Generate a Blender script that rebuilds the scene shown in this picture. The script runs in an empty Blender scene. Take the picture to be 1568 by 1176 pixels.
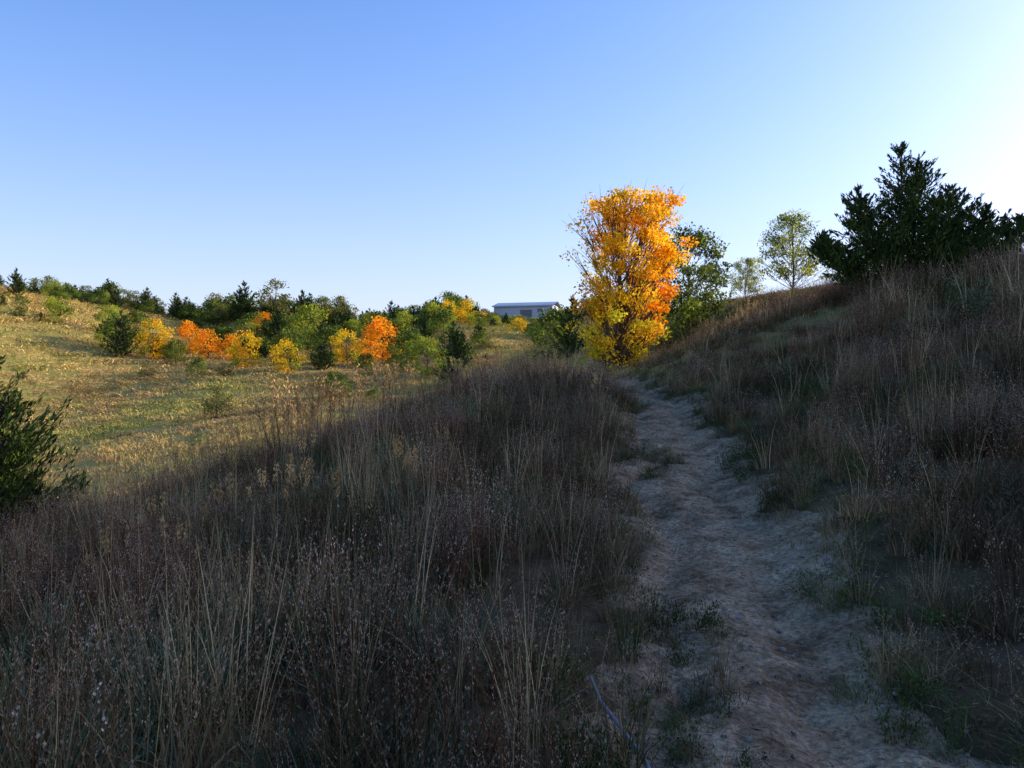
import bpy, math, numpy as np
R = np.random.RandomState(7)
rad = math.radians
scene = bpy.context.scene
SUN_AZ, SUN_EL = 72.0, 18.5

# ------------------------------------------------------------------ noise
def _h(ix, iy, s):
    n = (ix.astype(np.int64)*374761393 + iy.astype(np.int64)*668265263 + s*974711) & 0x7fffffff
    n = ((n ^ (n >> 13)) * 1274126177) & 0x7fffffff
    return ((n ^ (n >> 16)) & 0xffff)/65535.0
def vnoise(x, y, s=0):
    x = np.asarray(x, float); y = np.asarray(y, float)
    ix = np.floor(x); iy = np.floor(y); fx = x-ix; fy = y-iy
    fx = fx*fx*(3-2*fx); fy = fy*fy*(3-2*fy)
    a = _h(ix, iy, s); b = _h(ix+1, iy, s); c = _h(ix, iy+1, s); d = _h(ix+1, iy+1, s)
    return (a*(1-fx)+b*fx)*(1-fy)+(c*(1-fx)+d*fx)*fy
def fbm(x, y, s=0, o=4):
    t = 0; a = .5
    for i in range(o):
        t = t + a*(vnoise(x*2**i+17*i, y*2**i-9*i, s+i)-.5); a *= .5
    return t

# ------------------------------------------------------------------ terrain
CP = np.array([
 (0.3,-8,-.7),(0.8,0,-.12),(1.25,3.3,0),(1.95,7,.12),(2.6,12,.5),(3.4,18,1.1),(3.4,24,1.6),(3.0,28,1.85),(2.4,35,1.7),
 (0,3,-.05),(-1,6,.05),(0.5,12,.65),(-.6,16,1.25),(.8,20,1.55),(1.4,25,1.75),(-2.5,14,.6),(-5.2,13,-.3),(-6.5,11,-.65),
 (-3,6,-.25),(-5,5,-.75),(-2,2,-.2),
 (-3,22,.2),(-8,22,-1.7),(-2,30,-.3),(-15,22,-3.0),(-17,30,-2.4),(-14.5,35,-1.3),(-13,40,-.2),(-5,40,-.8),(-6,32,-1.2),
 (-34,60,.4),(-46,75,6.7),(-58,90,12.2),(-44,85,7.4),(-29.4,75,3.7),(-20.6,65,2.3),(-45,103,3.5),(-75,105,14.5),
 (-72,140,15),(-40,140,14.5),(-10,140,13.4),(8,150,13.0),(-28,105,6.7),(-12.7,90,5.2),(-5.4,60,2.2),(-13,60,1.3),(4.8,100,8.0),(4,60,3.4),
 (3.9,6,.7),(3.1,4,.15),(4.8,10,1.0),(6.6,10,1.75),(9,14,2.9),(12.9,20,4.5),(8.4,18,3.0),(5.5,18,1.75),(10,22,4.0),(9,26,3.8),(6,26,2.7),
 (4.6,30,2.0),(12,32,4.9),(12,42,5.8),(9,31,3.5),(17,28,5.4),(22,34,6.3),(15,36,5.6),(20,42,6.9),(8,50,4.6),(16,55,7.4),(20,90,9.0),
 (7,4,2.1),(12,8,4.4),(20,10,8.5),(30,0,14),(30,15,16),(30,21,15),(30,29,12.1),(30,33,10.6),(30,39,7.2),(30,50,7.2),(45,15,19),(45,40,9),(60,0,21),(60,60,9),  # high points: unseen right-hand hill, shaped to shade the foreground
 (30,-20,14),(15,-2,5),(8,-2,2),(4,-6,.6),(18,-15,6),
 (-8,0,-1.5),(-15,5,-2.8),(-20,15,-3.6),(-30,30,-3.0),(-30,10,-4.6),(-50,40,-.5),(-60,0,-3),(-90,50,6),
 (-130,140,17),(-100,100,15),(-40,180,12),(0,220,12),(60,150,9),(120,200,9),(-150,300,10),(0,400,6),(150,60,8),
 (0,1500,0),(1500,0,0),(-1500,0,0),(0,-1500,0),(1500,1500,0),(-1500,1500,0),(0,-100,-4),(-100,-100,-4),(100,-100,12),
], float)
W0 = 12.0
def warp(x, y): return np.arcsinh(np.asarray(x)/W0), np.arcsinh(np.asarray(y)/W0)
def K(r2): return np.where(r2 > 1e-12, .5*r2*np.log(np.maximum(r2, 1e-12)), 0)
cu, cv = warp(CP[:,0], CP[:,1]); n = len(CP)
A = K((cu[:,None]-cu)**2+(cv[:,None]-cv)**2) + np.eye(n)*1e-4
P = np.stack([np.ones(n), cu, cv], 1)
M = np.block([[A, P],[P.T, np.zeros((3,3))]])
sol = np.linalg.solve(M, np.concatenate([CP[:,2], np.zeros(3)]))
def base_h(x, y):
    x = np.asarray(x, float).ravel(); y = np.asarray(y, float).ravel(); out = np.empty(len(x))
    for i in range(0, len(x), 40000):
        u, v = warp(x[i:i+40000], y[i:i+40000])
        k = K((u[:,None]-cu)**2+(v[:,None]-cv)**2)
        out[i:i+40000] = k@sol[:n] + sol[n]+sol[n+1]*u+sol[n+2]*v
    return out
py_ = np.arange(-12, 60, .25)
pc_ = np.interp(py_, [-12,-5,0,3.3,7,12,18,24,28,34,45,60],[.3,.4,.8,1.25,1.92,2.55,3.45,3.45,3.0,2.5,1.5,0])
ker = np.hanning(17); ker /= ker.sum()
pc_ = np.convolve(np.pad(pc_, 8, 'edge'), ker, 'valid')
def pathc(y): return np.interp(y, py_, pc_) + .10*np.sin(y*1.1) + .05*np.sin(y*2.7+1)
def pathw(y, side=0):
    return np.interp(y, [0,3.3,7,12,18,24,30,45],[.95,.92,.98,1.06,.90,.77,.66,.5]) + .5*(vnoise(np.asarray(y)*1.3, side*7.0+0*np.asarray(y), 5)-.5)+ .3*(vnoise(np.asarray(y)*4.3, side*7.0+0*np.asarray(y), 6)-.5)
def path_d(x, y):
    c = pathc(y); dx = x-c
    w = np.where(dx > 0, pathw(y, 1), pathw(y, 2))
    return np.abs(dx)-w
def H0(x, y):
    x = np.asarray(x, float).ravel(); y = np.asarray(y, float).ravel()
    z = base_h(x, y); r = np.hypot(x, y)
    return z + .22*fbm(x*.35, y*.35, 3)*np.clip(r/10, .3, 1) + np.clip((r-30)/60, 0, 1)*1.6*fbm(x*.06, y*.06, 9)
def H(x, y):
    x = np.asarray(x, float).ravel(); y = np.asarray(y, float).ravel()
    d = path_d(x, y); inside = np.clip(-d/.4+.3, 0, 1)*((y < 45)&(y > -7.5))
    return H0(x, y) - .36*inside*inside*(3-2*inside)
def PZ(x, y):
    x = np.asarray(x, float).ravel(); y = np.asarray(y, float).ravel(); d = path_d(x, y); sr = x-pathc(y)
    dimp = np.maximum(0, vnoise(x*5.2, y*3.6, 71)-.5)*np.clip(vnoise(x*.9,y*.7,72)*1.8,.3,1.3)
    wob = .08*np.sin(y*1.7)
    bump = .06*fbm(x*2.2, y*1.4, 21, 3)+.05*fbm(x*10, y*9, 31, 3)-.10*dimp-.08*np.exp(-((sr-.30-wob)/.26)**2)-.06*np.exp(-((sr+.58-wob)/.15)**2)
    return H0(x, y)-.06+.05*np.clip(-d/.45, -3, 0)*2+bump
def G(x, y): return np.maximum(H(x, y), PZ(x, y))

# ------------------------------------------------------------------ mesh helper
class Buf:
    def __init__(s): s.v=[]; s.f=[]; s.c=[]; s.m=[]; s.n=0
    def add(s, v, f, c, m=0):
        v = np.asarray(v, float).reshape(-1,3); f = np.asarray(f, int).reshape(-1,4)
        c = np.broadcast_to(np.asarray(c, float), (len(v),3))
        s.v.append(v); s.f.append(f+s.n); s.c.append(c); s.m.append(np.full(len(f), m)); s.n += len(v)
    def merge(s, o, off, rot=0, sc=1, tint=1):
        v = np.concatenate(o.v)*sc; c_, s_ = math.cos(rot), math.sin(rot)
        v = np.stack([v[:,0]*c_-v[:,1]*s_+off[0], v[:,0]*s_+v[:,1]*c_+off[1], v[:,2]+off[2]],1)
        s.v.append(v); s.f.append(np.concatenate(o.f)+s.n); s.c.append(np.concatenate(o.c)*tint); s.m.append(np.concatenate(o.m)); s.n += len(v)
    def mesh(s, name, mats, smooth=False):
        v = np.concatenate(s.v); f = np.concatenate(s.f); c = np.concatenate(s.c); m = np.concatenate(s.m)
        me = bpy.data.meshes.new(name)
        me.vertices.add(len(v)); me.vertices.foreach_set('co', v.astype(np.float32).ravel())
        me.loops.add(len(f)*4); me.loops.foreach_set('vertex_index', f.astype(np.int32).ravel())
        me.polygons.add(len(f)); me.polygons.foreach_set('loop_start', np.arange(0, len(f)*4, 4, dtype=np.int32))
        me.polygons.foreach_set('material_index', m.astype(np.int32))
        me.polygons.foreach_set('use_smooth', np.full(len(f), smooth))
        a = me.attributes.new('Col', 'FLOAT_COLOR', 'POINT')
        a.data.foreach_set('color', np.concatenate([c, np.ones((len(c),1))],1).astype(np.float32).ravel())
        for mt in mats: me.materials.append(mt)
        me.update(calc_edges=True); return me
def obj(name, me, loc=(0,0,0), rot=0, scl=1, parent=None):
    o = bpy.data.objects.new(name, me); o.location = loc; o.rotation_euler = (0,0,rot)
    o.scale = (scl,)*3 if np.isscalar(scl) else scl
    scene.collection.objects.link(o)
    if parent: o.parent = parent
    return o
def tube(b, pts, rr, col, m=0, sides=5):
    pts = np.asarray(pts, float); k = len(pts)
    t = np.gradient(pts, axis=0); t /= np.linalg.norm(t, axis=1)[:,None]+1e-9
    ref = np.array([.31,.87,.2]) if abs(t[0,2]) > .7 else np.array([0,0,1.])
    a = np.cross(t, ref); a /= np.linalg.norm(a, axis=1)[:,None]+1e-9; bb = np.cross(t, a)
    an = np.arange(sides)*2*np.pi/sides
    v = pts[:,None]+np.asarray(rr)[:,None,None]*(a[:,None]*np.cos(an)[None,:,None]+bb[:,None]*np.sin(an)[None,:,None])
    i = np.arange(k-1)[:,None]*sides; j = np.arange(sides)[None]; j2 = (j+1)%sides
    f = np.stack([i+j, i+j2, i+sides+j2, i+sides+j], -1)
    b.add(v, f, col, m)
def rdir(k):
    d = R.normal(size=(k,3)); return d/np.linalg.norm(d, axis=1)[:,None]
def leaves(b, c, size, col, m=1, asp=.6, u=None):
    k = len(c)
    if u is None: u = rdir(k)
    w = np.cross(u, rdir(k)); w /= np.linalg.norm(w, axis=1)[:,None]+1e-9
    s = (size*R.uniform(.6,1.3,k))[:,None]
    v = np.stack([c-u*s*.5, c+w*s*.5*asp, c+u*s*.5, c-w*s*.5*asp], 1)
    b.add(v, np.arange(4*k).reshape(k,4), np.repeat(col, 4, 0), m)

# ------------------------------------------------------------------ materials
def nt(name):
    m = bpy.data.materials.new(name); m.use_nodes = True; t = m.node_tree; t.nodes.clear(); return m, t
def N(t, typ, **kw):
    nd = t.nodes.new(typ)
    for k, v in kw.items():
        if k.startswith('_'): setattr(nd, k[1:], v)
        else: nd.inputs[k.replace('__',' ')].default_value = v
    return nd
def veg_mat(name, transl=.3, var=.35, tcol=(1,1,1), rough_noise=.5, gain=1.0, nlo=.35, ngain=1.3, tint=(1,1,1)):
    m, t = nt(name); L = t.links.new
    at = N(t, 'ShaderNodeAttribute', _attribute_name='Col')
    oi = N(t, 'ShaderNodeObjectInfo')
    geo = N(t, 'ShaderNodeNewGeometry')
    no = N(t, 'ShaderNodeTexNoise', Scale=rough_noise, Detail=1.0); L(geo.outputs['Position'], no.inputs['Vector'])
    ma = N(t, 'ShaderNodeMath', _operation='MULTIPLY_ADD'); ma.inputs[1].default_value = var*1.2*gain; ma.inputs[2].default_value = gain*(1-var*.6)
    L(oi.outputs['Random'], ma.inputs[0])
    mb = N(t, 'ShaderNodeMath', _operation='MULTIPLY_ADD'); mb.inputs[1].default_value = ngain; mb.inputs[2].default_value = nlo
    L(no.outputs['Fac'], mb.inputs[0])
    mm = N(t, 'ShaderNodeMath', _operation='MULTIPLY'); L(ma.outputs[0], mm.inputs[0]); L(mb.outputs[0], mm.inputs[1])
    vt = N(t, 'ShaderNodeVectorMath', _operation='MULTIPLY'); L(at.outputs['Color'], vt.inputs[0]); vt.inputs[1].default_value = tint
    vm = N(t, 'ShaderNodeVectorMath', _operation='SCALE'); L(vt.outputs[0], vm.inputs[0]); L(mm.outputs[0], vm.inputs['Scale'])
    di = N(t, 'ShaderNodeBsdfDiffuse'); L(vm.outputs[0], di.inputs['Color'])
    o = N(t, 'ShaderNodeOutputMaterial')
    if transl <= 0: L(di.outputs[0], o.inputs['Surface']); return m
    tr = N(t, 'ShaderNodeBsdfTranslucent')
    v2 = N(t, 'ShaderNodeVectorMath', _operation='MULTIPLY'); L(vm.outputs[0], v2.inputs[0]); v2.inputs[1].default_value = tcol
    L(v2.outputs[0], tr.inputs['Color'])
    mx = N(t, 'ShaderNodeMixShader', Fac=transl); L(di.outputs[0], mx.inputs[1]); L(tr.outputs[0], mx.inputs[2])
    L(mx.outputs[0], o.inputs['Surface'])
    return m
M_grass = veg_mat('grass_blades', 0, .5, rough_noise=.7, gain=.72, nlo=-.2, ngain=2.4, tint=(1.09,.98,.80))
M_far = veg_mat('sun_tinted_grass', 0, .3, rough_noise=.12, nlo=.3, ngain=1.5, gain=1.05, tint=(.98,1.0,.9))  # far grass: brighter gold albedo puts sunlight into the colour
M_leaf = veg_mat('autumn_leaves', .5, .1, (1.3,1.15,.8), 1.2)
M_cedar = veg_mat('cedar_foliage', 0, .2, rough_noise=1.5)
def bark():
    m, t = nt('bark'); L = t.links.new
    tc = N(t,'ShaderNodeTexCoord'); no = N(t,'ShaderNodeTexNoise', Scale=14.0, Detail=3.0); L(tc.outputs['Object'], no.inputs['Vector'])
    cr = N(t,'ShaderNodeValToRGB'); cr.color_ramp.elements[0].color=(.035,.025,.018,1); cr.color_ramp.elements[1].color=(.14,.10,.075,1)
    L(no.outputs['Fac'], cr.inputs[0]); p = N(t,'ShaderNodeBsdfPrincipled', Roughness=.9); L(cr.outputs[0], p.inputs['Base Color'])
    bu = N(t,'ShaderNodeBump', Strength=.6, Distance=.03); L(no.outputs['Fac'], bu.inputs['Height']); L(bu.outputs[0], p.inputs['Normal'])
    o = N(t,'ShaderNodeOutputMaterial'); L(p.outputs[0], o.inputs[0]); return m
M_bark = bark()
def ground_mat(name, cols, sc1, sc2, bs, bd, lo=.55, hi=1.35, near=None, d1=4.0, d2=3.0):
    m, t = nt(name); L = t.links.new
    g = N(t,'ShaderNodeNewGeometry')
    n1 = N(t,'ShaderNodeTexNoise', Scale=sc1, Detail=d1, Roughness=.65); L(g.outputs['Position'], n1.inputs['Vector'])
    n2 = N(t,'ShaderNodeTexNoise', Scale=sc2, Detail=d2, Roughness=.7); L(g.outputs['Position'], n2.inputs['Vector'])
    cr = N(t,'ShaderNodeValToRGB'); e = cr.color_ramp.elements
    e[0].position=.34; e[0].color=(*cols[0],1); e[1].position=.66; e[1].color=(*cols[-1],1)
    for i,c in enumerate(cols[1:-1]):
        q = e.new(.34+.32*(i+1)/(len(cols)-1)); q.color=(*c,1)
    L(n1.outputs['Fac'], cr.inputs[0])
    mr = N(t,'ShaderNodeMapRange'); mr.inputs['From Min'].default_value=.3; mr.inputs['From Max'].default_value=.7
    mr.inputs['To Min'].default_value=lo; mr.inputs['To Max'].default_value=hi
    L(n2.outputs['Fac'], mr.inputs['Value'])
    colout = cr.outputs[0]
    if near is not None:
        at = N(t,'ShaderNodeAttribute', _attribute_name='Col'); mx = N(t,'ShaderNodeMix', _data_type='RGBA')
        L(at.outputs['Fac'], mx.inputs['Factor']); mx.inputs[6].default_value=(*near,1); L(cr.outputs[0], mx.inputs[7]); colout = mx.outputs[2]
    vm = N(t,'ShaderNodeVectorMath', _operation='SCALE'); L(colout, vm.inputs[0]); L(mr.outputs[0], vm.inputs['Scale'])
    p = N(t,'ShaderNodeBsdfDiffuse')
    L(vm.outputs[0], p.inputs['Color'])
    if bs > 0:
        bu = N(t,'ShaderNodeBump', Strength=bs, Distance=bd); L(n2.outputs['Fac'], bu.inputs['Height']); L(bu.outputs[0], p.inputs['Normal'])
    o = N(t,'ShaderNodeOutputMaterial'); L(p.outputs[0], o.inputs[0]); return m
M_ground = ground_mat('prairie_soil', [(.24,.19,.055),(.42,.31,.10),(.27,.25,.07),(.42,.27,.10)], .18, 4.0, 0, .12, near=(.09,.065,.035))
M_path = ground_mat('sandy_dirt', [(.18,.12,.068),(.37,.265,.155),(.50,.37,.225)], 2.2, 24.0, 1.0, .05, .4, 1.35)  # tones mix patchy dirt with footprint shading put into the colour
def plain(name, col, rough=.6, metal=0):
    m, t = nt(name); p = N(t,'ShaderNodeBsdfPrincipled', Roughness=rough, Metallic=metal)
    no = N(t,'ShaderNodeTexNoise', Scale=3.0, Detail=2.0); mr = N(t,'ShaderNodeMapRange'); mr.inputs['To Min'].default_value=.8; mr.inputs['To Max'].default_value=1.2
    t.links.new(no.outputs['Fac'], mr.inputs['Value']); vm = N(t,'ShaderNodeVectorMath', _operation='SCALE'); vm.inputs[0].default_value = col
    t.links.new(mr.outputs[0], vm.inputs['Scale']); t.links.new(vm.outputs[0], p.inputs['Base Color'])
    o = N(t,'ShaderNodeOutputMaterial'); t.links.new(p.outputs[0], o.inputs[0]); return m

# ------------------------------------------------------------------ ground sheet
gu = np.concatenate([-np.geomspace(5.6, 2.6, 40)[:-1], np.linspace(-2.6, 2.6, 620), np.geomspace(2.6, 5.6, 40)[1:]])
gv = np.concatenate([-np.geomspace(5.6, .6, 40)[:-1], np.linspace(-.6, 3.6, 620), np.geomspace(3.6, 5.6, 30)[1:]])
gx = W0*np.sinh(gu); gy = W0*np.sinh(gv)
X, Y = np.meshgrid(gx, gy); Z = H(X, Y)
nx, ny = len(gx), len(gy)
ii = (np.arange(ny-1)[:,None]*nx+np.arange(nx-1)[None]); F = np.stack([ii, ii+1, ii+nx+1, ii+nx], -1)
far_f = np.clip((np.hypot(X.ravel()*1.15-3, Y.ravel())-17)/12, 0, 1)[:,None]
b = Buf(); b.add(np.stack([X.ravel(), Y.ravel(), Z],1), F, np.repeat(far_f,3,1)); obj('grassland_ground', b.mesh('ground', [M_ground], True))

# dirt path sheet
ys = np.arange(-7.6, 45.1, .035); ss = np.linspace(-1.65, 1.65, 115)
YY, SS = np.meshgrid(ys, ss, indexing='ij'); XX = pathc(YY)+SS
xr, yr = XX.ravel(), YY.ravel()
mseg = len(ss); ii = (np.arange(len(ys)-1)[:,None]*mseg+np.arange(mseg-1)[None]); F = np.stack([ii, ii+1, ii+mseg+1, ii+mseg], -1)
b = Buf(); b.add(np.stack([xr, yr, PZ(xr, yr)],1), F, (1,1,1)); obj('dirt_path', b.mesh('path', [M_path], True))

# ------------------------------------------------------------------ grass prototypes
def blades(b, k, h, rad_, lean, w, c0, c1, segs=4, jit=.25, power=1.7):
    a = R.uniform(0, 2*np.pi, k); rr = rad_*np.sqrt(R.uniform(0,1,k))
    base = np.stack([rr*np.cos(a), rr*np.sin(a), -.08+0*a], 1)
    az = a+R.normal(0, .9, k); hh = h*R.uniform(1-jit*1.6, 1+jit*.6, k); le = lean*R.uniform(.2,1.3,k)
    t = np.linspace(0, 1, segs+1)
    dirv = np.stack([np.cos(az), np.sin(az), 0*az],1)
    p = base[:,None]+dirv[:,None]*(le*hh)[:,None,None]*(t**power)[None,:,None]
    p[:,:,2] += hh[:,None]*(t[None]-.35*le[:,None]*t[None]**2.2)
    sa = R.uniform(0, np.pi, k); side = np.stack([np.cos(sa), np.sin(sa), 0*sa],1)
    ww = w*R.uniform(.7,1.3,k)[:,None]*(1-t[None]**1.5*.85)
    l = p-side[:,None]*ww[...,None]/2; r = p+side[:,None]*ww[...,None]/2
    v = np.stack([l, r], 2).reshape(-1,3); s2 = (segs+1)*2
    i = np.arange(k)[:,None]*s2+np.arange(segs)[None]*2
    f = np.stack([i, i+1, i+3, i+2], -1)
    mixr = R.uniform(0,1,k)[:,None,None]; col = np.asarray(c0)*(1-mixr)+np.asarray(c1)*mixr
    col = col*R.uniform(.5,1.4,k)[:,None,None]; col = np.repeat(np.broadcast_to(col,(k,1,3)), s2, 1).reshape(-1,3)
    b.add(v, f, col); return p
def heads(b, p, frm, per, size, spread, c0, c1, asp=.4):
    k, s, _ = p.shape; tt = R.uniform(frm, 1, (k, per))*(s-1); i0 = np.minimum(tt.astype(int), s-2); fr = (tt-i0)[...,None]
    idx = np.arange(k)[:,None]; c = p[idx, i0]*(1-fr)+p[idx, i0+1]*fr
    c = c.reshape(-1,3)+R.normal(0, spread, (k*per,3)); mixr = R.uniform(0,1,(k*per,1))
    u = rdir(k*per); u[:,2] = np.abs(u[:,2])+.9; u /= np.linalg.norm(u,axis=1)[:,None]
    leaves(b, c, size, (np.asarray(c0)*(1-mixr)+np.asarray(c1)*mixr), 0, asp, u)
def coll(name): return bpy.data.collections.new(name)
def proto(c, name, b, mat):
    o = bpy.data.objects.new(name, b.mesh(name, [mat])); c.objects.link(o)
RU=(.22,.085,.05); BR=(.18,.12,.07); ST=(.46,.35,.20); PK=(.72,.50,.42); GY=(.62,.54,.47); GR=(.07,.12,.04); SG=(.19,.26,.18); DG=(.045,.10,.04)
def mk(i):
    b = Buf()
    if i == 0:   # bluestem
        p = blades(b, 20, .85, .13, .24, .006, RU, BR, 4); heads(b, p, .55, 10, .017, .006, PK, GY, .34)
        blades(b, 20, .42, .15, .6, .009, BR, (.3,.2,.1), 3); blades(b, 9, .4, .12, .6, .010, GR, SG, 3)
    elif i == 1:   # straw
        p = blades(b, 20, .75, .14, .3, .006, ST, BR, 4); heads(b, p, .7, 6, .018, .004, ST, PK, .3)
        blades(b, 24, .42, .16, .9, .009, ST, BR, 3)
    elif i == 2:   # sage forb
        p = blades(b, 12, .5, .12, .35, .007, BR, GR, 3); heads(b, p, .2, 18, .032, .02, SG, (.38,.43,.34), .25)
        blades(b, 14, .3, .14, .8, .01, SG, GR, 3)
    elif i == 3:       # arching green
        blades(b, 52, .60, .13, .75, .010, DG, SG, 4); blades(b, 14, .6, .1, .6, .008, ST, BR, 4)
    elif i == 4:   # low litter tuft
        blades(b, 36, .22, .2, 1.1, .009, BR, ST, 3); blades(b, 18, .22, .2, .9, .010, GR, SG, 3)
    elif i == 5:       # tall indian grass
        p = blades(b, 4, 1.3, .10, .12, .009, ST, BR, 6, .25); heads(b, p, .78, 36, .05, .018, (.95,.64,.28), ST, .32)
        blades(b, 18, .6, .1, .7, .011, ST, GR, 4)
    elif i == 6:      # heath aster
        p = blades(b, 12, .5, .08, .5, .006, BR, RU, 4); heads(b, p, .3, 10, .03, .02, SG, GR, .3)
        heads(b, p, .90, 3, .020, .012, (.55,.53,.45), (.72,.70,.62), .9)
    elif i == 7:      # dark brown forb
        p = blades(b, 10, .7, .1, .4, .008, (.08,.05,.035), RU, 4); heads(b, p, .35, 16, .026, .025, (.15,.08,.055), BR, .4)
    elif i == 8:      # green broad weed
        p = blades(b, 12, .45, .1, .5, .007, GR, DG, 3); heads(b, p, .15, 16, .045, .03, GR, (.10,.15,.045), .35)
    elif i == 9:      # bare straw stems
        blades(b, 9, 1.1, .1, .2, .0055, ST, (.7,.56,.34), 4, .3); blades(b, 18, .4, .14, .8, .008, ST, BR, 3)
    return b
C_near = coll('prairie_plants'); C_single = coll('single_plants')
recipes = [[0]*5+[1],[0]*4+[7,9],[0]*4+[4,2],
           [1]*5+[9],[1]*4+[0,4],[1,1,9,9,4,7],
           [2]*4+[4,8],[2,2,6,2,4,1],[3,3,4,1,2,8],
           [7,7,0,4,9,7],[4,4,4,4,9,1],[4,4,4,8,1,4],[8,8,3,4,9,7]]
for i,rc in enumerate(recipes):
    b = Buf()
    for j,q in enumerate(rc):
        a = j*2.4+R.uniform(-.4,.4); r_ = .36*math.sqrt((j+.4)/6.)
        b.merge(mk(q), (r_*math.cos(a), r_*math.sin(a), 0), R.uniform(0,6), R.uniform(.7,1.15), R.uniform(.65,1.25))
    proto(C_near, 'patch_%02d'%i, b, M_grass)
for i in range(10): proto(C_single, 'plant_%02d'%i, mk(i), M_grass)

C_far = coll('hillside_plants')
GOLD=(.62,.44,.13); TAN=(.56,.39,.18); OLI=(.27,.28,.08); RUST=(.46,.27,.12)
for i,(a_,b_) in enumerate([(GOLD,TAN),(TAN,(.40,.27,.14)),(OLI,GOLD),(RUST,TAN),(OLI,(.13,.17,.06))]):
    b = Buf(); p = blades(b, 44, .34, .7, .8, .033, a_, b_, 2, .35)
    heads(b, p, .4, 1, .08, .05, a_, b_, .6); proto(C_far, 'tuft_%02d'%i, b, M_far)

def scatter(name, pts, rots, scl, idx, c):
    me = bpy.data.meshes.new(name); me.vertices.add(len(pts)); me.vertices.foreach_set('co', np.asarray(pts, np.float32).ravel())
    for nm, ty, dat, fld in (('rot','FLOAT_VECTOR',rots,'vector'),('scl','FLOAT_VECTOR',scl,'vector'),('idx','INT',idx,'value')):
        a = me.attributes.new(nm, ty, 'POINT'); a.data.foreach_set(fld, np.asarray(dat, np.int32 if ty=='INT' else np.float32).ravel())
    o = obj(name, me)
    g = bpy.data.node_groups.new(name, 'GeometryNodeTree')
    g.interface.new_socket('Geometry', in_out='INPUT', socket_type='NodeSocketGeometry')
    g.interface.new_socket('Geometry', in_out='OUTPUT', socket_type='NodeSocketGeometry')
    gi = g.nodes.new('NodeGroupInput'); go = g.nodes.new('NodeGroupOutput'); io = g.nodes.new('GeometryNodeInstanceOnPoints')
    ci = g.nodes.new('GeometryNodeCollectionInfo'); ci.inputs['Collection'].default_value = c
    ci.inputs['Separate Children'].default_value = True; ci.inputs['Reset Children'].default_value = True
    L = g.links.new; L(gi.outputs[0], io.inputs['Points']); L(ci.outputs[0], io.inputs['Instance']); io.inputs['Pick Instance'].default_value = True
    for nm, ty, sk in (('rot','FLOAT_VECTOR','Rotation'),('scl','FLOAT_VECTOR','Scale'),('idx','INT','Instance Index')):
        na = g.nodes.new('GeometryNodeInputNamedAttribute'); na.data_type = ty; na.inputs['Name'].default_value = nm
        L(na.outputs['Attribute'], io.inputs[sk])
    L(io.outputs[0], go.inputs[0]); md = o.modifiers.new('scatter','NODES'); md.node_group = g
    return o
def sector(dens, r0, r1, half=45):
    r = np.linspace(r0, r1, 4000); w = dens(r)*r; cdf = np.cumsum(w)*(r[1]-r[0])*2*rad(half); k = int(cdf[-1])
    rr = np.interp(R.uniform(0, cdf[-1], k), cdf, r); th = R.uniform(-rad(half), rad(half), k)
    return rr*np.sin(th), rr*np.cos(th), rr
def yaw(k, t=0): return np.stack([R.normal(0,1,k)*t, R.normal(0,1,k)*t, R.uniform(0,6.28,k)],1)
# near prairie
x, y, r = sector(lambda r: 6.8*np.minimum(1, (8/np.maximum(r,.1))**1.15), 1.3, 42)
pd = path_d(x, y); keep = (pd > .14) & ~((x < -3.5)&(r > 19+R.uniform(-2,2,len(x))))
x, y, r, pd = x[keep], y[keep], r[keep], pd[keep]; k = len(x)
q = fbm(x*.55, y*.55, 40, 3)+R.normal(0, .07, k); q2 = fbm(x*.4+9, y*.4, 60, 3)+R.normal(0,.07,k); u = R.uniform(0,1,k)
idx = np.where(q > .04, R.choice([0,1,2,9],k), np.where(q < -.07, R.choice([6,6,8,12,12,4],k), np.where(q2 > 0, R.choice([0,1,3,9,2],k), R.choice([3,4,5,12],k))))
idx = np.where(u < .06, 8, idx); idx = np.where((u>.985), 7, idx)
idx = np.where(pd < .4, R.choice([10,11,10,4],k), idx)
sc = R.uniform(.75,1.15,k)*np.clip(.5+pd*.55, .5, 1)*np.where(x > 3, .9, 1)*np.clip(.72+r*.035, 0, 1)
sc = sc*np.clip(1+1.3*fbm(x*.3,y*.3,77,2),.6,1.45)
wd = np.clip((r/12),1,1.7)
scatter('prairie_grass', np.stack([x,y,H(x,y)],1), yaw(k,.07), np.stack([np.clip(sc,.8,2)*wd, np.clip(sc,.8,2)*wd, sc],1), idx, C_near)
kx = np.concatenate([R.normal(-4.0,.5,20), R.normal(-2.6,.5,10), R.normal(-.5,1.3,16), R.uniform(-7.5,-3,18), R.normal(6.5,.8,10), R.uniform(-5,0,14)])
ky = np.concatenate([R.normal(16,.5,20), R.normal(15.8,.5,10), R.normal(16.5,.8,16), R.uniform(12,16,18), R.normal(24,1,10), R.uniform(6,11,14)])
ks = np.concatenate([R.uniform(1.2,1.85,20), R.uniform(1.0,1.4,10), R.uniform(.6,1.05,16), R.uniform(.7,1.15,18), R.uniform(.7,1.1,10), R.uniform(.65,.8,14)])
scatter('tall_indian_grass', np.stack([kx,ky,H(kx,ky)],1), yaw(len(kx),.07), np.repeat(ks[:,None],3,1), np.full(len(kx),5), C_single)
kx = np.concatenate([R.normal(-.7,.6,18), R.normal(-1.6,.7,12), R.uniform(-3.5,0,12)]); ky = np.concatenate([R.normal(4.8,.7,18), R.normal(5.6,.9,12), R.uniform(3,8,12)])
scatter('green_tussock_grass', np.stack([kx,ky,H(kx,ky)],1), yaw(len(kx),.06), np.repeat(R.uniform(.75,1.15,len(kx))[:,None],3,1), np.full(len(kx),3), C_single)
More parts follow.
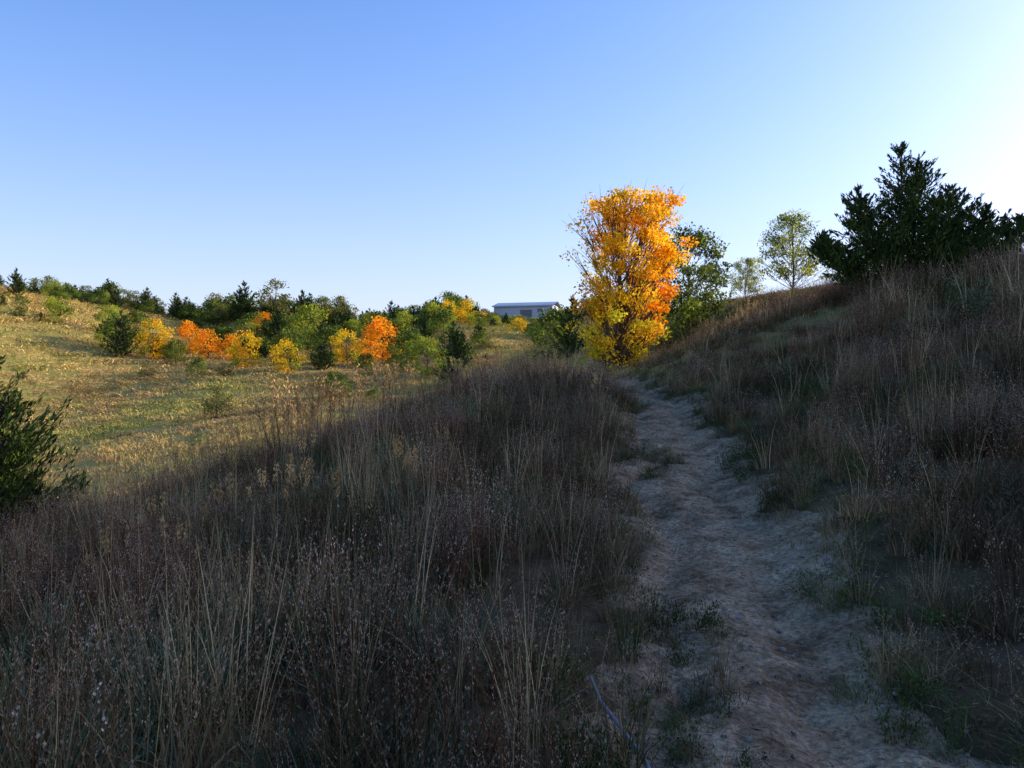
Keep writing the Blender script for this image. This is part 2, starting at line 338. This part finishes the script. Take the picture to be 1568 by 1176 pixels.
k = 340; kx = R.uniform(-6,8,k); ky = R.uniform(2.2,16,k); kp = path_d(kx,ky)>.15; kx,ky = kx[kp],ky[kp]
scatter('straw_stems_and_asters', np.stack([kx,ky,H(kx,ky)],1), yaw(len(kx),.08), np.repeat(R.uniform(.65,1.0,len(kx))[:,None],3,1), R.choice([9,0,9,0,9,0,9,0,6],len(kx)), C_single)
# weeds on the path's strip and edges
k = 2300; y = R.uniform(2, 27, k); side = R.uniform(0,1,k)
off = np.where(side < .38, -.36+R.normal(0,.12,k), np.where(side<.69, -pathw(y,2)+R.normal(0,.15,k), pathw(y,1)-R.normal(0,.15,k)))
x = pathc(y)+off; nz = vnoise(y*.9, y*0+3, 8); kp = (side>.38)|((nz>.38)&(y<13)); x,y,off,side = x[kp],y[kp],off[kp],side[kp]; k=len(x)
sc = R.uniform(.2,.55,k)*np.where(side>.38,1.25,1)
scatter('path_edge_weeds', np.stack([x,y,G(x,y)],1), yaw(k), np.repeat(sc[:,None],3,1), R.choice([4,4,4,4,8,1],k), C_single)
# hillsides
x, y, r = sector(lambda r: 3.6*(24/np.maximum(r,1))**1.2, 19, 160, 42)
kp = ~((x > 0)&(y < 28)) & ~((x > -3.5)&(r<26)) & ~((x>12)&(y>60)) & (path_d(x,y) > .1); x,y,r = x[kp],y[kp],r[kp]; k = len(x)
q = fbm(x*.09, y*.09, 90, 3)+R.normal(0,.06,k); idx = np.where(q>.10, 3, np.where(q<-.08, R.choice([2,4,2],k), R.choice([0,0,1,1,2],k)))
s = np.clip(r/38, .8, 3)*R.uniform(.7,1.2,k); sz = R.uniform(.6,1.2,k)*np.clip(r/80,.9,1.3)*np.where(r<40,1.5,1)
scatter('hillside_grass', np.stack([x,y,H(x,y)],1), yaw(k), np.stack([s,s,sz],1), idx, C_far)

# pebbles & litter on path
C_peb = coll('pebbles'); M_stone = plain('pebble_stone', (.30,.24,.175), .85)
for i in range(3):
    b = Buf(); t = np.linspace(0,np.pi,6); p = np.stack([0*t,0*t,-np.cos(t)*.5],1); tube(b, p+R.normal(0,.05,p.shape), np.sin(t)*.55+.02, (1,1,1), 0, 7)
    o = bpy.data.objects.new('pebble_%d'%i, b.mesh('pebble', [M_stone], True)); C_peb.objects.link(o)
k = 3200; y = 2.2+26*R.uniform(0,1,k)**1.7; x = pathc(y)+R.uniform(-1,1,k)*.9
sc = .007+.032*R.uniform(0,1,k)**5
scatter('trail_pebbles', np.stack([x,y,G(x,y)],1), R.uniform(0,6,(k,3)), np.repeat(sc[:,None],3,1)*R.uniform(.6,1.3,(k,3)), R.randint(0,3,k), C_peb)
b = Buf(); k = 9000; y = 2.0+24*R.uniform(0,1,k)**1.6; x = pathc(y)+R.choice([-1,1],k)*np.abs(R.normal(.75,.42,k))
u = rdir(k); u[:,2] *= .15; u /= np.linalg.norm(u,axis=1)[:,None]
cm = R.uniform(0,1,(k,1)); leaves(b, np.stack([x,y,G(x,y)+.012],1), .06, np.array(ST)*cm*1.1+np.array(BR)*.6*(1-cm), 0, .12, u)
obj('dry_grass_litter', b.mesh('litter', [M_grass]))

# ------------------------------------------------------------------ trees
def bez(a, m_, c, k=6):
    t = np.linspace(0,1,k)[:,None]; return (1-t)**2*a+2*t*(1-t)*m_+t*t*c
def decid(name, h, prof, lean=(0,0), ncl=120, nl=80, lsize=.09, csize=.35, colf=None, trunk=.09, dens=None, bottom=.05, twigs=True, asymm=None):
    b = Buf(); pf = np.array(prof)
    tp = np.stack([lean[0]*np.linspace(0,1,9)+.05*np.sin(np.linspace(0,5,9)), lean[1]*np.linspace(0,1,9)+.04*np.cos(np.linspace(0,4,9)), h*.9*np.linspace(-.03,1,9)],1)
    tube(b, tp, trunk*np.linspace(1.1,.12,9), (1,1,1), 0, 7)
    for i in range(ncl):
        f = R.uniform(bottom,1)**.9; rmax = np.interp(f, pf[:,0], pf[:,1]); az = R.uniform(0,2*np.pi)
        rr = rmax*R.uniform(.15,1)**.55*R.uniform(.82,1.2)
        ax = np.array([np.interp(f*h, tp[:,2], tp[:,0]), np.interp(f*h, tp[:,2], tp[:,1]), 0])
        c = ax+np.array([rr*np.cos(az), rr*np.sin(az), f*h])
        if asymm is not None: c = asymm(c)
        f0 = max(.08, f-.12-.22*rr/max(pf[:,1])); s = np.array([np.interp(f0*h, tp[:,2], tp[:,0]), np.interp(f0*h, tp[:,2], tp[:,1]), f0*h])
        mid = (s+c)/2+np.array([0,0,-.06*h*R.uniform(-.3,1)])+R.normal(0,.05*rmax+.01,3)
        pp = bez(s, mid, c); tube(b, pp, trunk*.3*np.linspace(1,.15,6)*(1-.5*f), (1,1,1), 0, 4)
        dn = 1 if dens is None else dens(c/h, az)
        if twigs:
            for _ in range(4):
                e = c+R.normal(0,csize*.9,3)+np.array([0,0,csize*.4]); tube(b, bez(pp[3], (pp[4]+e)/2, e, 4), np.linspace(.012,.003,4)*(.6+h/12), (1,1,1), 0, 3)
        k = int(nl*dn*R.uniform(.5,1.4))
        if k < 1: continue
        off = R.normal(0,1,(k,3)); off /= (np.linalg.norm(off,axis=1)[:,None]**.45); pos = c+off*csize*np.array([1,1,.7])*R.uniform(.7,1.2)
        pos[:,2] = np.maximum(pos[:,2], .03*h)
        base = colf(c/h, k); leaves(b, pos, lsize, base*R.uniform(.75,1.25)*R.uniform(.75,1.2,(k,1)), 1, .65)
    return b.mesh(name, [M_bark, M_leaf])
def cedar(name, leaders, nb=150, spray=60, lsz=.13, olive=.3, trunk=.09, up=.75):
    b = Buf()
    for (lx,ly,tz,br_,bz) in leaders:
        tp = bez(np.array([lx*.12,ly*.12,-.15]), np.array([lx*.8,ly*.8,tz*.35]), np.array([lx,ly,tz]), 10)
        tube(b, tp, trunk*np.linspace(1,.06,10), (1,1,1), 0, 6)
        for i in range(nb):
            f = R.uniform(0,1)**.85; z = bz+(tz-bz)*f; L = br_*((1-f)**.9*.95+.05)*R.uniform(.45,1.3)
            s = np.array([np.interp(z,tp[:,2],tp[:,0]), np.interp(z,tp[:,2],tp[:,1]), z]); az = R.uniform(0,2*np.pi)
            e = s+np.array([np.cos(az)*L, np.sin(az)*L, L*up*R.uniform(.4,1.2)+.08]); mid = (s+e)/2+np.array([np.cos(az),np.sin(az),-.6])*L*.12
            pp = bez(s, mid, e, 6); tube(b, pp, np.linspace(.016,.003,6), (1,1,1), 0, 3)
            k = max(6,int(spray*L/br_*1.2)); t = R.uniform(.12,1.0,k)**.8; x0 = np.stack([np.interp(t,np.linspace(0,1,6),pp[:,j]) for j in range(3)],1)
            dv = (e-s)/np.linalg.norm(e-s); wdt = (.17*L*(1.03-t))[:,None]+.012
            pos = x0+R.normal(0,1,(k,3))*wdt*.8; u = dv+R.normal(0,.45,(k,3))+np.array([0,0,.35]); u /= np.linalg.norm(u,axis=1)[:,None]
            m_ = np.clip(R.normal(olive,.2,(k,1)),0,1); col = np.array([.028,.052,.02])*(1-m_)+np.array([.13,.17,.03])*m_
            leaves(b, pos, lsz, col*R.uniform(.7,1.3), 1, .25, u)
    return b.mesh(name, [M_bark, M_cedar])
YEL=np.array([.92,.64,.03]); ORA=np.array([.90,.36,.025]); YGR=np.array([.54,.60,.05]); GRN=np.array([.12,.18,.035]); DGR=np.array([.035,.06,.02]); LGR=np.array([.26,.33,.06])
def ycol(c, k):
    m = R.uniform(0,1,(k,1)); f = c[2]; pg = np.clip((.62-f)*1.6, 0, .8)
    if f > .72 and R.rand() < .45: a = ORA*.6+YEL*.4
    elif c[0] > .14 and .2 < f < .62 and R.rand() < .7: a = ORA*.9+YEL*.1
    elif c[0] < -.12 and .3 < f < .5 and R.rand() < .5: a = ORA*.7+YEL*.3
    elif R.rand() < pg: q_ = R.uniform(.35,.9); a = YGR*q_+YEL*(1-q_)
    else: a = YEL if R.rand() < .8 else (ORA+YEL)/2
    return a*(1-m*.3)+YEL*m*.3
def yd(c, az): return .22 if (c[0] < -.14 and c[2] > .5) else (.5 if c[0] < -.22 else (.75 if c[2]<.25 else 1))
def ysh(c): return c+np.array([.10*c[2]-.22, 0, 0])
ty = decid('yellow', 6.8, [(0,.9),(.1,1.35),(.3,1.75),(.5,1.95),(.7,2.2),(.88,2.0),(1,1.3)], ncl=250, nl=105, lsize=.12, csize=.26, colf=ycol, trunk=.09, dens=yd, bottom=.06, asymm=ysh)
def place(name, me, x, y, rot=0, s=1, dz=0): return obj(name, me, (x, y, float(H([x],[y])[0])+dz), rot, s)
place('yellow_autumn_tree', ty, 4.1, 30.2)

def flat(*cs):
    cs = [np.array(c) for c in cs]
    def f(c, k): 
        a = cs[R.randint(len(cs))]; b_ = cs[R.randint(len(cs))]; m = R.uniform(0,1,(k,1)); return a*(1-m)+b_*m
    return f
ROUND=[(0,.25),(.2,.42),(.5,.5),(.8,.38),(1,.15)]
def rnd(h, w=1.0): return [(a,r_*h*w) for a,r_ in ROUND]
t1 = decid('t1', 5.0, rnd(5.0,.85), ncl=100, nl=80, lsize=.14, csize=.30, colf=flat(GRN,LGR,GRN,DGR), trunk=.07, bottom=.1)
place('green_tree', t1, 8.4, 38, 0, 1.0)
t2 = decid('t2', 5.6, rnd(5.6,.85), ncl=85, nl=80, lsize=.15, csize=.36, colf=flat(LGR,YGR*.7,GRN), trunk=.08, bottom=.22)
place('green_tree', t2, 19.4, 55, 0, 1.0); place('green_tree', t2, 17.0, 58, 2, .55)
ced = cedar('ced', [(0,0,4.3,1.8,.3),(.6,.3,4.0,1.5,.4),(-1.3,-.2,3.0,1.5,.3),(1.4,0,3.1,1.7,.3),(2.5,.1,2.6,1.6,.2),(3.5,.2,2.3,1.5,.2),(-2.2,.1,1.8,1.2,.15)], nb=140, spray=78, lsz=.15, olive=.42)
place('red_cedar_tree', ced, 10.9, 22.3, 0, 1.0, -.2)
ced2 = cedar('ced2', [(0,0,2.9,1.5,.05),(.6,-.3,2.3,1.2,.05),(-.5,.1,2.5,1.1,.1),(.3,-.7,1.9,1.1,.05)], nb=140, spray=66, lsz=.12, olive=.45)
place('red_cedar_tree', ced2, -9.9, 14.6, 0, 1.38)

def cb(nm, h): return cedar(nm, [(0,0,h,h*.40,.05),(h*.1,0,h*.8,h*.33,.05)], nb=60, spray=26, lsz=.28, olive=.25)
lib = {
 'orange': decid('orange_shrub', 3, rnd(3,1.0), ncl=34, nl=60, lsize=.17, csize=.36, colf=flat(ORA,ORA,(ORA+YEL)/2), trunk=.06, twigs=False),
 'gold': decid('gold_shrub', 3, rnd(3,1.0), ncl=34, nl=60, lsize=.17, csize=.36, colf=flat(YEL*.9,(ORA+YEL)*.45,YGR*.8), trunk=.06, twigs=False),
 'lime': decid('lime_shrub', 3, rnd(3,1.0), ncl=34, nl=60, lsize=.17, csize=.36, colf=flat(YGR*.7,LGR,LGR), trunk=.06, twigs=False),
 'green': decid('green_shrub', 3, rnd(3,1.1), ncl=36, nl=65, lsize=.18, csize=.36, colf=flat(GRN,GRN,LGR,DGR), trunk=.06, twigs=False),
 'olive': decid('olive_shrub', 3, rnd(3,1.0), ncl=30, nl=50, lsize=.18, csize=.34, colf=flat((.16,.16,.05),(.24,.20,.08),GRN), trunk=.07, bottom=.15),
 'cedar': cb('cedar_a', 3.2), 'cedar2': cb('cedar_b', 3.0),
}
names = {'orange':'orange_autumn_shrub','gold':'yellow_autumn_shrub','lime':'yellow_green_shrub','green':'green_shrub','olive':'olive_tree','cedar':'red_cedar_tree','cedar2':'red_cedar_tree'}
for kd,x,y,h in [('cedar2',-36.3,74,4.3),('green',-37.8,76,3.4),('lime',-41.5,82,3.2),('gold',-34.3,76,3.5),('orange',-34.0,84,3.4),('orange',-29.4,77,2.8),('orange',-27.6,78,2.4),('cedar',-25.6,80,3.0),('gold',-23.8,71,3.1),('green',-31.2,74,2.2),('green',-21.4,76,3.0),
  ('gold',-18.6,66,2.6),('green',-20.4,72,2.8),('orange',-12.2,75,4.5),('gold',-16.6,80,3.2),('green',-18.6,82,3.4),('orange',-14.6,82,3.0),('green',-10.0,76,3.2),('lime',-24.8,97,5.0),('cedar',-28,95,4.6),('cedar2',-16.2,68,2.8),('lime',-6.4,60,3.0),('cedar',-4.6,62,3.6),('green',-8.6,66,3.0),('lime',-4.4,56,1.8),
  ('gold',-5.6,106,3.2),('gold',-8.6,108,3.0),('lime',-10.8,106,3.4),('lime',-14,102,3.6),('green',3.4,64,4.0),('cedar',4.4,58,4.3),('olive',-38,128,6.0),('cedar',-43,128,6.2),('cedar',-34,129,4.6),('cedar',-56,90,3.2),('olive',-28,130,5),
  ('olive',-16.7,45,1.8),('orange',1.6,33,.9),('green',7.4,36,2.6),('cedar',-31,100,3.6),('cedar2',-22,100,4.0),('cedar',-17,112,4.2),('cedar',-10,92,3.6),('cedar2',-14,88,3.0),('green',-7.5,88,3.4),('lime',-46,80,2.6),('cedar',-48,84,2.2),('green',-12,66,1.8),('green',-26,66,1.6)]:
    place(names[kd], lib[kd], x, y, R.uniform(0,6), h/3.0, -.1)
C_sh = coll('shrubs')
for i,kd in enumerate(['cedar','cedar2','green','olive','lime','gold','orange']):
    o = bpy.data.objects.new('shrub_%d'%i, lib[kd]); C_sh.objects.link(o)
k = 2400; x = R.uniform(-110, 45, k); y = R.uniform(86, 165, k)
nz = fbm(x*.06, y*.06, 55, 3); ridge = np.exp(-((y-140)/9)**2); slope = (y>106)&(x<-8)
clear = (np.abs(x-3.2*y/150) < 7) & (y > 98)
kp = (R.uniform(0,1,k) < np.clip(.14+nz*1.5+ridge*.3+.22*slope, .03, 1)) & ~((x<-30)&(y<104)&(R.uniform(0,1,k)<.9)) & ~clear; x,y = x[kp],y[kp]; k=len(x)
idx = R.choice([0,1,2,3,4,5,6], k, p=[.24,.17,.27,.16,.11,.04,.01]); s = R.uniform(.4,1.2,k)
idx = np.where(y>126, R.choice([0,1,0,2,3],k), idx); s = np.where(y>126, s*R.uniform(.8,1.3,k), s)
scatter('distant_shrubs', np.stack([x,y,H(x,y)-.1],1), yaw(k), np.stack([s*R.uniform(.9,1.3,k),s*1.1,s],1), idx, C_sh)
k = 40; x = R.uniform(-5,11,k); y = R.uniform(100,138,k); s = R.uniform(.3,.6,k)
scatter('low_ridge_shrubs', np.stack([x,y,H(x,y)-.1],1), yaw(k), np.stack([s*1.5,s*1.5,s],1), R.choice([0,2,3,4,5],k), C_sh)
k = 170; x = R.uniform(-55,-2,k); y = R.uniform(50,100,k)
kp = R.uniform(0,1,k) < np.clip(.35+2.5*fbm(x*.07,y*.07,133,3),.05,1); x,y = x[kp],y[kp]; k=len(x); s = .12+.6*R.uniform(0,1,k)**1.7
scatter('valley_shrubs', np.stack([x,y,H(x,y)-.05],1), yaw(k), np.stack([s*1.3,s*1.3,s],1), R.choice([0,2,2,2,3,3,4,1],k), C_sh)

# ------------------------------------------------------------------ distant metal building
M_wall = plain('painted_wall', (.42,.45,.50), .6); M_roof = plain('blue_grey_metal_roof', (.30,.38,.48), .5, .1); M_dark = plain('door_dark', (.12,.13,.15), .5)
e = bpy.data.objects.new('metal_building', None); scene.collection.objects.link(e); e.location = (3.0, 152, 13.9); e.rotation_euler=(0,0,rad(-14))
def box(name, cx, cy, cz, sx, sy, sz, mat):
    v = np.array([(x_,y_,z_) for z_ in (-.5,.5) for y_ in (-.5,.5) for x_ in (-.5,.5)])*[sx,sy,sz]+[cx,cy,cz]
    b = Buf(); b.add(v, [(0,2,3,1),(4,5,7,6),(0,1,5,4),(2,6,7,3),(0,4,6,2),(1,3,7,5)], (1,1,1)); return obj(name, b.mesh(name,[mat]), parent=e)
hb = 2.4
box('walls',0,0,hb/2-1.5,11.2,8,hb+3,M_wall)
b = Buf(); zt = hb+.03
b.add([(-5.9,-4.4,zt-.15),(5.9,-4.4,zt-.15),(5.9,0,zt+.85),(-5.9,0,zt+.85),(5.9,4.4,zt-.15),(-5.9,4.4,zt-.15),(-5.9,-4.4,zt-.35),(5.9,-4.4,zt-.35)], [(0,1,2,3),(3,2,4,5),(6,7,1,0)], (1,1,1)); obj('roof', b.mesh('roof',[M_roof]), parent=e)
box('window', 3.3, -4.02, 1.3, 1.0, .06, .7, M_dark)
box('door', .6, -4.02, .6, 2.2, .06, 1.8, M_dark)

# thin dark curved piece, hose-like, lying by the path
b = Buf(); sp = np.array([(.42,4.25),(.45,4.0),(.52,3.7),(.58,3.45),(.60,3.2),(.59,2.9)]); sz = G(sp[:,0]+.0, sp[:,1])+np.array([.05,.08,.10,.09,.06,.04])
tube(b, np.column_stack([sp,sz]), np.array([.006,.009,.011,.012,.012,.011]), (1,1,1), 0, 7)
obj('dark_curved_piece', b.mesh('curved_piece',[plain('dark_grey_piece',(.18,.18,.19),.7)], True))

# ------------------------------------------------------------------ light, sky, camera
w = bpy.data.worlds.new('World'); scene.world = w; w.use_nodes = True; t = w.node_tree; t.nodes.clear(); L = t.links.new
sk = t.nodes.new('ShaderNodeTexSky'); sk.sky_type='NISHITA'; sk.sun_disc=False; sk.sun_elevation=rad(SUN_EL); sk.sun_rotation=rad(SUN_AZ)
sk.air_density=1.0; sk.dust_density=2.4; sk.ozone_density=4.0; sk.altitude=0
hs = t.nodes.new('ShaderNodeHueSaturation'); hs.inputs['Saturation'].default_value=1.25; L(sk.outputs[0], hs.inputs['Color'])
vt = t.nodes.new('ShaderNodeVectorMath'); vt.operation='MULTIPLY'; vt.inputs[1].default_value=(1.06,.93,1.08); L(hs.outputs[0], vt.inputs[0])
# low-lying haze: world-direction elevation gradient
tc = t.nodes.new('ShaderNodeTexCoord'); sx = t.nodes.new('ShaderNodeSeparateXYZ'); L(tc.outputs['Generated'], sx.inputs[0])
ab = t.nodes.new('ShaderNodeMath'); ab.operation='ABSOLUTE'; L(sx.outputs['Z'], ab.inputs[0])
m1 = t.nodes.new('ShaderNodeMath'); m1.operation='MULTIPLY'; m1.inputs[1].default_value=-5.0; L(ab.outputs[0], m1.inputs[0])
m2 = t.nodes.new('ShaderNodeMath'); m2.operation='EXPONENT'; L(m1.outputs[0], m2.inputs[0])
m3 = t.nodes.new('ShaderNodeMath'); m3.operation='MULTIPLY'; m3.inputs[1].default_value=.9; L(m2.outputs[0], m3.inputs[0])
mx = t.nodes.new('ShaderNodeMix'); mx.data_type='RGBA'; L(m3.outputs[0], mx.inputs['Factor']); L(vt.outputs[0], mx.inputs[6]); mx.inputs[7].default_value=(3.0,3.2,3.6,1)
bg = t.nodes.new('ShaderNodeBackground'); bg.inputs['Strength'].default_value=.31; o = t.nodes.new('ShaderNodeOutputWorld')
L(mx.outputs[2], bg.inputs[0]); L(bg.outputs[0], o.inputs[0])
ld = bpy.data.lights.new('sun','SUN'); ld.energy=5; ld.angle=rad(.5); ld.color=(1,.86,.64)
so = bpy.data.objects.new('sun', ld); scene.collection.objects.link(so)
from mathutils import Vector
dv = Vector((math.sin(rad(SUN_AZ))*math.cos(rad(SUN_EL)), math.cos(rad(SUN_AZ))*math.cos(rad(SUN_EL)), math.sin(rad(SUN_EL))))
so.rotation_euler = dv.to_track_quat('Z','Y').to_euler(); so.location = dv*100
cd = bpy.data.cameras.new('camera'); cd.lens=28; cd.sensor_width=36; cd.clip_end=6000; cd.clip_start=.05
co = bpy.data.objects.new('camera', cd); scene.collection.objects.link(co); co.location=(0,0,1.6); co.rotation_euler=(rad(90),0,0); scene.camera=co
scene.view_settings.view_transform='Standard'; scene.view_settings.look='None'; scene.view_settings.exposure=0
